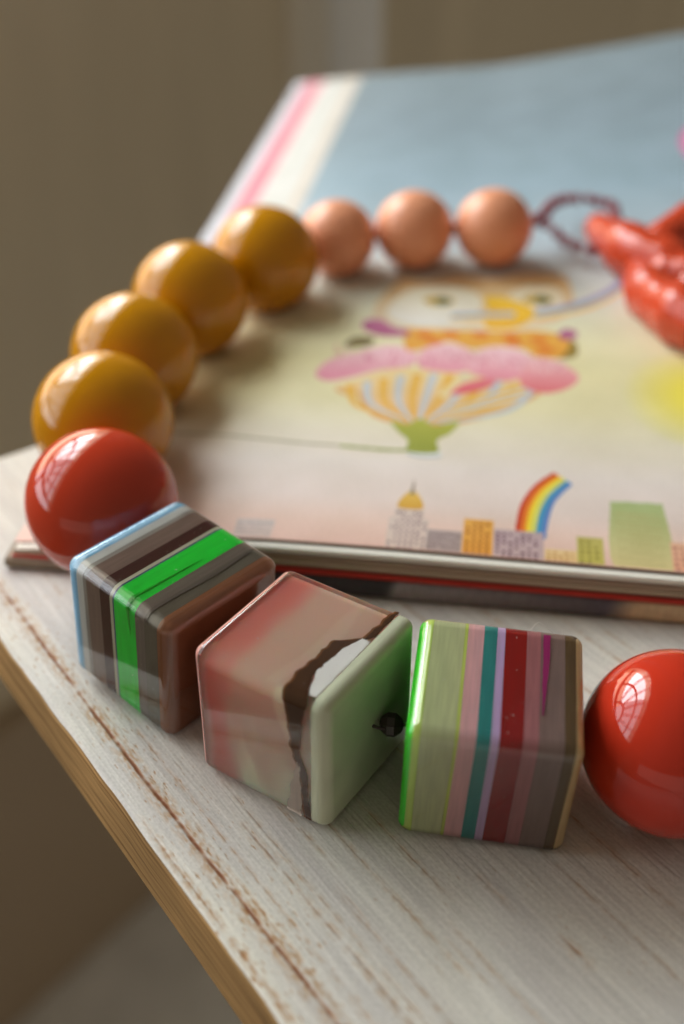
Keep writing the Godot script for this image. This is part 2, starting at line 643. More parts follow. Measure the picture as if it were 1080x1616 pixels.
# a thin closed sheet over [u0,u1] x [v0,v1] with its upper face at top(u, v)
func sheet(u0: float, u1: float, v0: float, v1: float, nu: int, nv: int, top: Callable, thick: Callable, sag := 0.0, tex_shift := 0.0) -> Mesh:
	var st := begin()
	var P := []
	var Q := []
	for j in nv + 1:
		var rp := []
		var rq := []
		for i in nu + 1:
			var u := lerpf(u0, u1, i / float(nu))
			var v := lerpf(v0, v1, j / float(nv))
			if j == 0:
				v += sag * sin(u * 0.045)
			var h: float = top.call(u, v)
			rp.append([book_at(u, v, h), Vector2(u / 200.0, 1.0 - (v - tex_shift) / B_L)])
			rq.append([book_at(u, v, h - thick.call(u)), Vector2(u / 200.0, 1.0 - (v - tex_shift) / B_L)])
		P.append(rp)
		Q.append(rq)
	for side in 2:
		var G: Array = P if side == 0 else Q
		var sgn := 1.0 if side == 0 else -1.0
		for j in nv:
			for i in nu:
				var c := [G[j][i], G[j][i + 1], G[j + 1][i + 1], G[j + 1][i]]
				var ps := []
				var us := []
				var ns := []
				var ij := [[j, i], [j, i + 1], [j + 1, i + 1], [j + 1, i]]
				for k in 4:
					ps.append(c[k][0])
					us.append(c[k][1])
					var jj: int = ij[k][0]
					var ii: int = ij[k][1]
					var du: Vector3 = G[jj][mini(ii + 1, nu)][0] - G[jj][maxi(ii - 1, 0)][0]
					var dv: Vector3 = G[mini(jj + 1, nv)][ii][0] - G[maxi(jj - 1, 0)][ii][0]
					ns.append(du.cross(dv).normalized() * sgn)
				quad(st, ps, ns, us)
	var du3 := Vector3(B_U.x, 0, -B_U.y)
	var dv3 := Vector3(B_V.x, 0, -B_V.y)
	for i in nu:
		for j in [0, nv]:
			var n := -dv3 if j == 0 else dv3
			flat_quad(st, P[j][i][0], P[j][i + 1][0], Q[j][i + 1][0], Q[j][i][0], n, [P[j][i][1], P[j][i + 1][1], P[j][i + 1][1], P[j][i][1]])
	for j in nv:
		for i in [0, nu]:
			var n := -du3 if i == 0 else du3
			flat_quad(st, P[j][i][0], P[j + 1][i][0], Q[j + 1][i][0], Q[j][i][0], n, [P[j][i][1], P[j + 1][i][1], P[j + 1][i][1], P[j][i][1]])
	return st.commit()


func build_book() -> void:
	var b := thing("picture_book", "large open picture book with sky, flower and city illustration, under the necklace", "book")
	var print_mat := mat(Color.WHITE, 0.55, 0.35)
	print_mat.albedo_texture = page_print()
	print_mat.texture_repeat = false
	part("illustrated_page", sheet(0.0, B_W, 2.7, B_L, 64, 48, page_h, func(_u): return 0.28, 0.0, 2.7), print_mat, b, "top page printed with a pale sky, a flower balloon and a city skyline")
	# the leaves under it, each its own sheet: white ones, then brown-grey ones, with dark strips for the shaded gaps
	var white := mat(lin(0.86, 0.82, 0.73), 0.8, 0.3)
	var cream := mat(lin(0.60, 0.49, 0.35), 0.8, 0.3)
	var dim := mat(lin(0.17, 0.115, 0.08), 0.8, 0.3)  # dark sheets painting the shade in the gaps between leaves
	var brown := mat(lin(0.40, 0.29, 0.21), 0.8, 0.3)
	var red := mat(lin(0.50, 0.045, 0.03), 0.7, 0.3)
	# fractions of the height between cover and top page: [top, bottom, material, set back]
	# they fan out a little at the lower edge, so that each shows a strip of its face
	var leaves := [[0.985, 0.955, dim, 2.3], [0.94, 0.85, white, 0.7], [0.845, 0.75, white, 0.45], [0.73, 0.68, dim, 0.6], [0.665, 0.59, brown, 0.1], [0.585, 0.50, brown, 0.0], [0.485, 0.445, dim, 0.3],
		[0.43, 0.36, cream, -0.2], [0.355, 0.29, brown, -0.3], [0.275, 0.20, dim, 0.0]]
	for l in leaves:
		var ft: float = l[0]
		var fb: float = l[1]
		part("leaf", sheet(0.6 + maxf(0.0, l[3] * 0.3), B_W - 1.0, l[3], B_L - 1.0, 40, 12, func(u, v): return cov_t(u) + (block_h(u, v) - 0.28 - cov_t(u)) * ft, func(u): return (block_h(u, 0.0) - 0.28 - cov_t(u)) * (ft - fb), 0.12), l[2], b)
	part("red_endpaper", sheet(0.4, B_W - 1.0, -0.85, B_L - 1.0, 40, 4, func(u, v): return cov_t(u) + (block_h(u, v) - 0.28 - cov_t(u)) * 0.17, func(u): return (block_h(u, 0.0) - 0.28 - cov_t(u)) * 0.15), red, b, "bright red endpaper at the bottom of the page block")
	# hard back cover with rounded edge and printed wrap
	var cov := mat(Color.WHITE, 0.6, 0.4)
	var W := 512
	var im := Image.create(W, 8, false, Image.FORMAT_RGB8)
	var stops := [[0.0, rgb8(150, 132, 112)], [14.0, rgb8(128, 112, 96)], [30.0, rgb8(70, 60, 55)], [78.0, rgb8(58, 54, 54)], [80.5, rgb8(60, 56, 56)], [82.5, rgb8(140, 132, 130)], [104.0, rgb8(118, 109, 107)], [120.0, rgb8(92, 84, 86)], [125.0, rgb8(82, 76, 82)], [130.5, rgb8(196, 164, 128)], [160.0, rgb8(200, 168, 130)], [200.0, rgb8(200, 170, 132)]]
	var cn := FastNoiseLite.new()
	cn.frequency = 0.2
	for x in W:
		for y in 8:
			var u := x * 200.0 / W + (y - 4) * 0.35
			var c: Color = stops[0][1]
			for k in range(1, stops.size()):
				if u >= stops[k - 1][0]:
					c = stops[k - 1][1].lerp(stops[k][1], clampf((u - stops[k - 1][0]) / (stops[k][0] - stops[k - 1][0]), 0, 1))
			var v := 1.0 + cn.get_noise_2d(x, y * 5) * 0.12
			im.set_pixel(x, y, Color(c.r * v, c.g * v, c.b * v))
	cov.albedo_texture = ImageTexture.create_from_image(im)
	cov.texture_repeat = false
	var st := begin()
	var ring := []
	for i in 9:
		var a := PI / 2 - i * PI / 8
		ring.append([Vector2(-cos(a) * 1.3, 0.5 + sin(a) * 0.5), Vector2(-cos(a), sin(a))])
	var NU := 40
	for i in NU:
		var u0 := -1.0 + (B_W + 2.0) * i / NU
		var u1 := -1.0 + (B_W + 2.0) * (i + 1) / NU
		for k in 8:
			var q := []
			var n := []
			var uv := []
			for c in [[u0, k], [u1, k], [u1, k + 1], [u0, k + 1]]:
				var r: Array = ring[c[1]]
				q.append(book_at(c[0], -0.6 + r[0].x, 0.1 + r[0].y * (cov_t(c[0]) - 0.2)))
				var nn: Vector2 = r[1]
				var dv3 := Vector3(B_V.x, 0, -B_V.y)
				n.append((dv3 * nn.x + Vector3.UP * nn.y).normalized())
				uv.append(Vector2(c[0] / 200.0, 0.2 + 0.6 * c[1] / 8.0))
			quad(st, q, n, uv)
	var lo := 0.1
	var A := [book_at(-1, -0.6, 0), book_at(B_W + 1, -0.6, 0), book_at(B_W + 1, B_L + 1, 0), book_at(-1, B_L + 1, 0)]
	flat_quad(st, A[0] + Vector3(0, 0.0001, 0), A[1] + Vector3(0, 0.0001, 0), A[2] + Vector3(0, 0.0001, 0), A[3] + Vector3(0, 0.0001, 0), Vector3.DOWN, [Vector2(0, .5), Vector2(1, .5), Vector2(1, .5), Vector2(0, .5)])
	for i in NU:
		var u0 := -1.0 + (B_W + 2.0) * i / NU
		var u1 := -1.0 + (B_W + 2.0) * (i + 1) / NU
		flat_quad(st, book_at(u0, -0.6, cov_t(u0) - 0.1), book_at(u1, -0.6, cov_t(u1) - 0.1), book_at(u1, B_L + 1, cov_t(u1) - 0.1), book_at(u0, B_L + 1, cov_t(u0) - 0.1), Vector3.UP, [Vector2(u0 / 200, .3), Vector2(u1 / 200, .3), Vector2(u1 / 200, .3), Vector2(u0 / 200, .3)])
	lo = 0.1
	for i in [1, 2, 3]:
		var p0: Vector3 = A[i]
		var p1: Vector3 = A[(i + 1) % 4]
		var nrm := Vector3.UP.cross(p1 - p0).normalized()
		if nrm.dot(p0 - book_at(100, 100, 0)) < 0:
			nrm = -nrm
		flat_quad(st, p0 + Vector3(0, lo * .001, 0), p1 + Vector3(0, lo * .001, 0), p1 + Vector3(0, (2.6 if i == 3 and p1 == A[0] else (4.5 if i < 2 else 2.6)) * .001, 0), p0 + Vector3(0, (4.5 if i < 3 else 2.6) * .001, 0), nrm, [Vector2(.02, .5), Vector2(.02, .5), Vector2(.02, .5), Vector2(.02, .5)])
	part("back_cover", st.commit(), cov, b, "hard back cover with a dark, grey and tan printed edge")


# ---- the print on the page, drawn in millimetres of the page: u from its left edge, v from its lower edge
var art: Image
const PPM := 5.0


func dot_px(u: float, v: float) -> Vector2:
	return Vector2(u * PPM, (B_L - v) * PPM)


func smooth_poly(p: Array, steps := 5) -> Array:
	var out := []
	var n := p.size()
	for i in n:
		var a: Vector2 = p[(i + n - 1) % n]
		var b: Vector2 = p[i]
		var c: Vector2 = p[(i + 1) % n]
		var d: Vector2 = p[(i + 2) % n]
		for k in steps:
			out.append(b.cubic_interpolate(c, a, d, k / float(steps)))
	return out


func pts(flat: Array) -> Array:
	var out := []
	for i in range(0, flat.size(), 2):
		out.append(Vector2(flat[i], flat[i + 1]))
	return out


func fill(poly: Array, low: Color, high: Color = Color(-1, 0, 0)) -> void:
	# scanline fill, blending from the low end of the shape to its high end
	var px := []
	var y0 := 1e9
	var y1 := -1e9
	for p in poly:
		var q := dot_px(p.x, p.y)
		px.append(q)
		y0 = minf(y0, q.y)
		y1 = maxf(y1, q.y)
	var top := high if high.r >= 0.0 else low
	for y in range(maxi(0, int(y0)), mini(art.get_height() - 1, int(y1) + 1)):
		var yc := y + 0.5
		var xs := []
		for i in px.size():
			var a: Vector2 = px[i]
			var b: Vector2 = px[(i + 1) % px.size()]
			if (a.y <= yc) != (b.y <= yc):
				xs.append(a.x + (yc - a.y) / (b.y - a.y) * (b.x - a.x))
		xs.sort()
		var c := top.lerp(low, clampf((yc - y0) / maxf(y1 - y0, 1.0), 0, 1))
		for i in range(0, xs.size() - 1, 2):
			var xa := int(round(xs[i]))
			var xb := int(round(xs[i + 1]))
			if xb > xa:
				art.fill_rect(Rect2i(xa, y, xb - xa, 1), c)


func stroke(p: Array, w: float, c: Color, w_end := -1.0) -> void:
	var we := w if w_end < 0.0 else w_end
	var left := []
	var right := []
	for i in p.size():
		var d: Vector2 = (p[mini(i + 1, p.size() - 1)] - p[maxi(i - 1, 0)]).normalized()
		var n := Vector2(-d.y, d.x) * lerpf(w, we, i / maxf(p.size() - 1.0, 1.0)) / 2
		left.append(p[i] + n)
		right.push_front(p[i] - n)
	fill(left + right, c)


func curve(flat: Array, steps := 8) -> Array:
	var p := pts(flat)
	var out := []
	for i in p.size() - 1:
		for k in steps:
			out.append(p[i].cubic_interpolate(p[i + 1], p[maxi(i - 1, 0)], p[mini(i + 2, p.size() - 1)], k / float(steps)))
	out.append(p[-1])
	return out


func ellipse(u: float, v: float, a: float, b: float) -> Array:
	var out := []
	for i in 24:
		out.append(Vector2(u + cos(i * TAU / 24) * a, v + sin(i * TAU / 24) * b))
	return out


func block(u0: float, u1: float, v1: float, low: Color, high: Color, dots: Color, du: float, dv: float) -> void:
	fill([Vector2(u0, -1), Vector2(u1, -1), Vector2(u1, v1), Vector2(u0, v1)], low, high)
	var v := v1 - dv
	while v > 0.2:
		var u := u0 + du * 0.7
		while u < u1 - du * 0.4:
			if rng.randf() < 0.9:
				var s := 0.26 * du * rng.randf_range(0.8, 1.2)
				fill([Vector2(u - s, v - dv * 0.25), Vector2(u + s, v - dv * 0.25), Vector2(u + s, v + dv * 0.25), Vector2(u - s, v + dv * 0.25)], dots)
			u += du
		v -= dv


func page_print() -> ImageTexture:
	var W := 1000
	var H := int(B_L * PPM)
	art = Image.create(W, H, false, Image.FORMAT_RGB8)
	var sky := [[0.0, rgb8(226, 186, 172)], [8.0, rgb8(230, 198, 184)], [17.0, rgb8(228, 210, 202)], [30.0, rgb8(228, 216, 208)], [43.0, rgb8(228, 218, 196)], [57.0, rgb8(226, 216, 176)], [75.0, rgb8(226, 217, 170)], [92.0, rgb8(226, 220, 180)], [110.0, rgb8(222, 220, 196)], [130.0, rgb8(206, 212, 208)], [155.0, rgb8(180, 195, 204)], [210.0, rgb8(150, 171, 184)], [285.0, rgb8(134, 150, 160)], [372.0, rgb8(132, 146, 154)]]
	for y in H:
		var v := B_L - y / PPM
		var c: Color = sky[0][1]
		for k in range(1, sky.size()):
			if v >= sky[k - 1][0]:
				c = sky[k - 1][1].lerp(sky[k][1], clampf((v - sky[k - 1][0]) / (sky[k][0] - sky[k - 1][0]), 0, 1))
		art.fill_rect(Rect2i(0, y, W, 1), c)
	# washes of colour: the low sun and pale cloud
	for k in 10:
		fill(ellipse(152, 68, 21 - k * 1.5, 24 - k * 1.7), rgb8(226, 217, 172).lerp(rgb8(238, 222, 92), k / 9.0))
	# striped border along the left edge
	var stripes := [[0.0, 4.2, rgb8(206, 208, 218)], [4.2, 5.4, rgb8(226, 196, 204)], [5.4, 12.6, rgb8(212, 140, 155)], [12.6, 14.0, rgb8(230, 214, 214)], [14.0, 26.0, rgb8(208, 208, 204)], [26.0, 28.5, rgb8(208, 196, 184)], [28.5, 31.0, rgb8(204, 200, 194)]]
	for s in stripes:
		fill([Vector2(s[0], 150), Vector2(s[1], 150), Vector2(s[1], B_L), Vector2(s[0], B_L)], s[2])
	fill(ellipse(172, 243, 10, 20), rgb8(222, 120, 168))
	# city along the lower edge
	block(47.9, 56.2, 6.5, rgb8(216, 186, 172), rgb8(206, 190, 186), rgb8(178, 158, 156), 1.1, 1.3)
	block(80.0, 88.4, 10.5, rgb8(214, 190, 176), rgb8(214, 196, 186), rgb8(150, 118, 122), 1.15, 1.7)
	block(81.0, 87.2, 14.0, rgb8(214, 192, 178), rgb8(214, 196, 186), rgb8(150, 118, 122), 1.15, 1.7)
	fill(smooth_poly(pts([81.6, 14, 82.0, 17.5, 84.1, 20.5, 86.2, 17.5, 86.6, 14])), rgb8(214, 160, 60), rgb8(226, 188, 92))
	fill(pts([83.6, 19, 84.6, 19, 84.15, 25]), rgb8(150, 130, 110))
	block(88.3, 95.6, 7.1, rgb8(176, 152, 146), rgb8(170, 152, 150), rgb8(132, 112, 112), 1.0, 1.0)
	block(95.8, 101.9, 12.0, rgb8(226, 156, 62), rgb8(228, 170, 84), rgb8(176, 100, 40), 1.35, 1.6)
	# piece of rainbow rising behind the mauve block
	var le := curve([106.4, 8.0, 107.5, 18.2, 110.5, 25.9, 114.7, 31.2], 6)
	var ri := curve([112.8, 7.0, 113.6, 14.5, 115.2, 21.0, 118.8, 27.2], 6)
	var bands := [rgb8(206, 70, 40), rgb8(232, 128, 40), rgb8(242, 212, 60), rgb8(214, 214, 110), rgb8(70, 150, 190), rgb8(96, 130, 190)]
	for k in 6:
		var a := []
		var b := []
		for i in le.size():
			a.append(le[i].lerp(ri[i], k / 6.0))
			b.push_front(le[i].lerp(ri[i], (k + 1) / 6.0))
		fill(a + b, bands[k])
	block(102.1, 112.4, 9.1, rgb8(196, 168, 166), rgb8(188, 164, 168), rgb8(112, 78, 92), 1.3, 1.45)
	block(112.6, 119.1, 4.0, rgb8(226, 186, 128), rgb8(230, 200, 150), rgb8(196, 140, 84), 1.2, 1.2)
	block(119.1, 124.6, 9.0, rgb8(196, 182, 92), rgb8(186, 174, 96), rgb8(146, 134, 60), 1.5, 1.7)
	fill(smooth_poly(pts([126.6, -1, 126.6, 20, 127.6, 22, 132, 22.4, 136.6, 22.4, 137.9, 20.5, 138.0, -1]), 4), rgb8(220, 196, 140), rgb8(168, 184, 126))
	for k in 12:
		stroke([Vector2(127.4, 1.5 + k * 1.5), Vector2(137.0, 1.6 + k * 1.5)], 0.35, rgb8(184, 172, 118))
	block(138.1, 150.0, 9.5, rgb8(224, 160, 130), rgb8(226, 180, 150), rgb8(190, 130, 110), 1.4, 1.8)
	block(150.2, 158.0, 13.0, rgb8(196, 176, 166), rgb8(200, 182, 172), rgb8(150, 128, 124), 1.4, 1.8)
	# flower balloon: stem, calyx, striped petals, pink rim
	stroke(curve([20, 43, 50, 36.8, 66, 35.8]), 0.55, rgb8(142, 130, 84))
	stroke(curve([66, 35.8, 76, 35.2, 82, 35.6]), 1.1, rgb8(150, 156, 70))
	fill(smooth_poly(pts([81.5, 34.2, 84, 33, 88.8, 33.4, 89.3, 35.6, 86.6, 37.6, 83, 36.6])), rgb8(222, 222, 220))
	stroke(curve([81.5, 34.4, 85, 33.2, 89.4, 34.0]), 0.35, rgb8(140, 140, 140))
	var fan := [61.0, 62, 65.9, 66.5, 71.7, 72, 78, 74.5, 88, 73, 98, 72.5, 108.2, 71.5, 112, 65.5, 104.5, 56.6, 94, 49.4, 86, 46.6, 79, 46.4, 72.4, 49.5, 68.6, 56, 67.2, 60.5, 64, 59.4]
	fill(smooth_poly(pts(fan), 4), rgb8(222, 176, 130), rgb8(230, 206, 150))
	stroke(curve([61.5, 61.5, 64, 59.4, 67.2, 60.0, 68.6, 56, 72.4, 49.5, 79, 46.6, 86, 46.6, 94, 49.4, 104.5, 56.6, 111.5, 65]), 0.9, rgb8(216, 150, 70))
	# veins radiating from the calyx, curling outwards at the rim
	for k in 12:
		var t := k / 11.0
		var ru := lerpf(64.5, 110.0, t)
		var rv := lerpf(64.0, 66.5, t) + 7.0 * sin(t * PI)
		var base := Vector2(lerpf(79.5, 87.5, t), 48.0)
		var bend := Vector2(lerpf(-3.5, 3.5, t), -3.0)
		var rim := Vector2(ru, rv)
		var midp := base.lerp(rim, 0.55) + bend
		var path := curve([base.x, base.y, midp.x, midp.y, rim.x, rim.y], 8)
		stroke(path, 0.8, rgb8(228, 174, 66) if k % 2 == 0 else rgb8(190, 196, 206), 2.1)
	for k in 5:
		var path2 := curve([88 + k * 0.6, 50.5 + k * 1.2, 98 + k * 1.6, 55.5 + k * 2.6, 106.5 + k * 0.9, 61.0 + k * 2.2], 8)
		stroke(path2, 0.6, rgb8(232, 186, 84) if k % 2 == 0 else rgb8(200, 204, 210), 1.3)
	fill(smooth_poly(pts([88.5, 62, 93, 68, 99, 71.5, 100.5, 68.5, 95, 63.5])), rgb8(222, 96, 108), rgb8(226, 130, 140))
	stroke(curve([87.8, 60.5, 91.5, 68, 98.5, 73.2, 102, 71]), 2.2, rgb8(226, 208, 160))
	fill(smooth_poly(pts([55.2, 68.5, 57.4, 76.5, 64.5, 82, 71, 86.5, 77.5, 85.5, 80.6, 79.5, 77.8, 74.8, 71, 72.4, 65, 68.2, 59, 65.5])), rgb8(222, 138, 158), rgb8(238, 200, 204))
	fill(smooth_poly(pts([80.6, 79.5, 82, 86.5, 87.8, 89.6, 93.6, 86.0, 95.0, 79, 92, 73.8, 86, 73.4, 81.4, 74.8])), rgb8(226, 148, 164), rgb8(238, 202, 206))
	fill(smooth_poly(pts([93.0, 75, 94, 83, 99, 88.6, 106, 88.0, 109.8, 82.5, 109, 75.5, 104, 70.5, 98, 71.5])), rgb8(226, 142, 156), rgb8(238, 204, 208))
	fill(smooth_poly(pts([107.0, 76, 109.0, 82.8, 114.0, 83.6, 119.4, 79.0, 121.4, 73.4, 117.6, 67.5, 111.8, 65.2, 107, 69.0])), rgb8(222, 116, 122), rgb8(236, 190, 194))
	for k in 90:   # pencil strokes over the petals
		var uu := rng.randf_range(58, 118)
		var vv := rng.randf_range(75, 84)
		var tone := rgb8(236, 200, 204) if rng.randf() < 0.6 else rgb8(206, 110, 136)
		stroke([Vector2(uu, vv), Vector2(uu + rng.randf_range(-1.5, 1.5), vv + rng.randf_range(2, 4))], 0.5, tone, 0.2)
	fill(smooth_poly(pts([76.6, 47.6, 80.5, 46.4, 83.6, 49.5, 87, 46.6, 92.6, 49.4, 91, 44, 88, 40.5, 88.4, 35.6, 81.6, 35.2, 81.4, 39.6, 78.6, 43.2])), rgb8(150, 156, 66), rgb8(180, 180, 78))
	# passenger: a round pale bird in a spotted orange bib
	fill(smooth_poly(pts([60.5, 85, 62.5, 90.5, 67.5, 90.5, 67, 86])), rgb8(120, 104, 62))
	fill(smooth_poly(pts([116.5, 84, 117.5, 91.5, 121, 94, 121.2, 86])), rgb8(150, 126, 60))
	fill(smooth_poly(pts([75.5, 92.5, 77.6, 84, 84, 87.8, 88, 90.6, 94, 87, 100, 89.2, 107, 88.8, 111, 84.6, 117.4, 85, 118, 97.5, 96, 99.5, 77, 98])), rgb8(226, 158, 66), rgb8(230, 176, 84))
	for q in [[81, 93.5], [88, 94.5], [96, 95.5], [104, 95], [111.5, 94], [84, 90], [113, 88.6], [105, 91]]:
		fill(ellipse(q[0], q[1], 2.3, 1.9), rgb8(222, 124, 52))
	fill(smooth_poly(pts([66.0, 103, 65.8, 112, 68, 121, 72, 131, 79, 129.5, 88, 133.5, 98, 132.5, 106, 136, 114.5, 136.5, 119.8, 132.5, 121.2, 119, 118.5, 108, 110, 99.6, 95, 97.6, 79, 97.4, 70, 98.6])), rgb8(224, 208, 182), rgb8(218, 178, 120))
	fill(smooth_poly(pts([70, 104.5, 70.5, 114, 76, 123.5, 86, 126, 94.5, 121, 95, 110, 90, 101, 78, 99])), rgb8(226, 220, 214), rgb8(230, 220, 190))
	fill(smooth_poly(pts([103.5, 112, 103, 121, 108, 127, 115.5, 127, 118.5, 119, 116, 109.5, 109, 106])), rgb8(226, 218, 206), rgb8(230, 216, 180))
	for e in [[83.5, 115.4], [111.4, 118.6]]:
		fill(ellipse(e[0], e[1], 4.4, 3.0), rgb8(196, 160, 60))
		fill(ellipse(e[0] + 1.2, e[1], 2.2, 2.4), rgb8(86, 92, 40))
	fill(smooth_poly(pts([96.4, 119.5, 104, 118.5, 110.8, 111.5, 108.6, 104.5, 104.4, 100, 97.8, 99.6, 96.6, 104, 97.4, 111])), rgb8(232, 176, 48), rgb8(240, 196, 66))
	# ribbon of rainbow held in the beak, sweeping up to the right
	var ribbon := [rgb8(236, 176, 130), rgb8(238, 204, 96), rgb8(176, 196, 168), rgb8(138, 168, 196), rgb8(158, 150, 190)]
	for k in 5:
		var o := (k - 2) * 1.15
		stroke(curve([87.5, 105.2 + o * 0.7, 97, 107.0 + o * 0.7, 105, 108.0 + o * 0.7]), 1.2, ribbon[k], 1.2)
		stroke(curve([110.5, 108.6 + o, 118, 112.0 + o, 126, 117.6 + o, 133, 126 + o * 0.8, 139 - o * 0.4, 138.5]), 1.6, ribbon[k], 2.4)
	fill(smooth_poly(pts([63.6, 97, 64.4, 101.5, 68.6, 101.8, 71.8, 97.8, 76.6, 95.6, 76.2, 92.6, 70, 91.8, 66, 93.8])), rgb8(176, 92, 134), rgb8(196, 120, 156))
	fill(smooth_poly(pts([116.6, 97.5, 118.6, 101, 121.6, 99.5, 121, 95.6, 118, 94.8])), rgb8(176, 100, 140))
	# coloured-pencil grain
	var gr := noise_bytes(W, H, W, H, 0.35, 31, 2)
	var wash := noise_bytes(W, H, 160, 300, 0.05, 33, 3)
	var data := art.get_data()
	for i in W * H:
		var g := (gr[i] - 128) * 0.11 + (wash[i] - 128) * 0.05
		var j := i * 3
		data[j] = clampi(int(data[j] + g), 0, 255)
		data[j + 1] = clampi(int(data[j + 1] + g), 0, 255)
		data[j + 2] = clampi(int(data[j + 2] + g * 1.2), 0, 255)
	art = Image.create_from_data(W, H, false, Image.FORMAT_RGB8, data)
	return ImageTexture.create_from_image(art)


# ---------------------------------------------------------------- necklace
# The slice a..b of a rounded block (half sizes h, edge radius r, all mm) across its x axis; the cuts may lean by ka, kb per mm of y.
func slab(h: Vector3, r: float, a: float, b: float, ka := 0.0, kb := 0.0, inset := 0.0) -> Mesh:
	var st := begin()
	var prof := []
	var n := 7
	for c in 4:
		var sg := Vector2(1 if c in [0, 3] else -1, 1 if c in [0, 1] else -1)   # (z, y)
		for i in n:
			var ang := (c + i / float(n - 1)) * PI / 2
			prof.append([sg, Vector2(cos(ang), sin(ang))])
	# subdivide only where the ends round off
	var cuts := [0.0, 1.0]
	var len := b - a
	for i in range(1, 8):
		var e := r * (1.0 - cos(i * PI / 16))   # distance from the end face
		for x in [-h.x + e, h.x - e]:
			if x > a + 0.01 and x < b - 0.01:
				cuts.append((x - a) / len)
	for x in [-h.x + r, h.x - r]:
		if x > a + 0.01 and x < b - 0.01:
			cuts.append((x - a) / len)
	cuts.sort()
	var rings := []
	for t in cuts:
		var ring := []
		for p in prof:
			var sg: Vector2 = p[0]
			var d: Vector2 = p[1]
			var x := lerpf(a, b, t)
			var y := 0.0
			var z := 0.0
			var nx := 0.0
			for k in 3:
				var xs := clampf(lerpf(a, b, t) + lerpf(ka, kb, t) * y, -h.x, h.x)
				x = xs
				var dx := maxf(absf(xs) - (h.x - r), 0.0)
				var rho := sqrt(maxf(r * r - dx * dx, 0.0))
				nx = signf(xs) * dx
				z = (h.z - r) * sg.x + d.x * (rho - inset)
				y = (h.y - r) * sg.y + d.y * (rho - inset)
			var rr := sqrt(maxf(r * r - nx * nx, 0.0))
			ring.append([Vector3(x, y, z) * 0.001, Vector3(nx, d.y * rr, d.x * rr).normalized()])
		rings.append(ring)
	var N := prof.size()
	for i in rings.size() - 1:
		for j in N:
			var q := [rings[i][j], rings[i][(j + 1) % N], rings[i + 1][(j + 1) % N], rings[i + 1][j]]
			quad(st, [q[0][0], q[1][0], q[2][0], q[3][0]], [q[0][1], q[1][1], q[2][1], q[3][1]])
	for end in 2:
		var ring: Array = rings[0] if end == 0 else rings[-1]
		var nrm := Vector3(-1 if end == 0 else 1, 0, 0)
		var mid := Vector3.ZERO
		for p in ring:
			mid += p[0] / N
		for j in N:
			tri(st, [mid, ring[j][0], ring[(j + 1) % N][0]], [nrm, nrm, nrm])
	return st.commit()


func cube_place(o: Node3D, c: Vector3, ex: Vector3, ey: Vector3) -> void:
	# ex, ey given as (right, up, forward)
	var x := Vector3(ex.x, ex.y, -ex.z).normalized()
	var y := Vector3(ey.x, ey.y, -ey.z).normalized()
	var z := x.cross(y).normalized()
	y = z.cross(x)
	o.transform = Transform3D(Basis(x, y, z), at(c.x, c.y, c.z))


# layers: [to fraction, lean, material, name]; the first mesh is the bead itself, the rest its layers
func layered_cube(parent: Node3D, h: Vector3, r: float, layers: Array, label: String, body: int) -> MeshInstance3D:
	var from := 0.0
	var lean := 0.0
	var root: MeshInstance3D
	var made := []
	var hi := h - Vector3(0.35, 0.5, 0.5)   # the colours lie under a clear skin
	for l in layers:
		var a := -hi.x + 2 * hi.x * from
		var b: float = -hi.x + 2 * hi.x * l[0]
		if l[0] < 1.0:
			b -= 0.02
		made.append([slab(hi, r, a, b, lean, l[1]), l[2]])
		from = l[0]
		lean = l[1]
	root = part("cube_bead", made[body][0], made[body][1], parent, label)
	for i in made.size():
		if i != body:
			part(layers[i][3], made[i][0], made[i][1], root)
	part("clear_skin", slab(h, r, -h.x, h.x), M.skin, root)
	return root


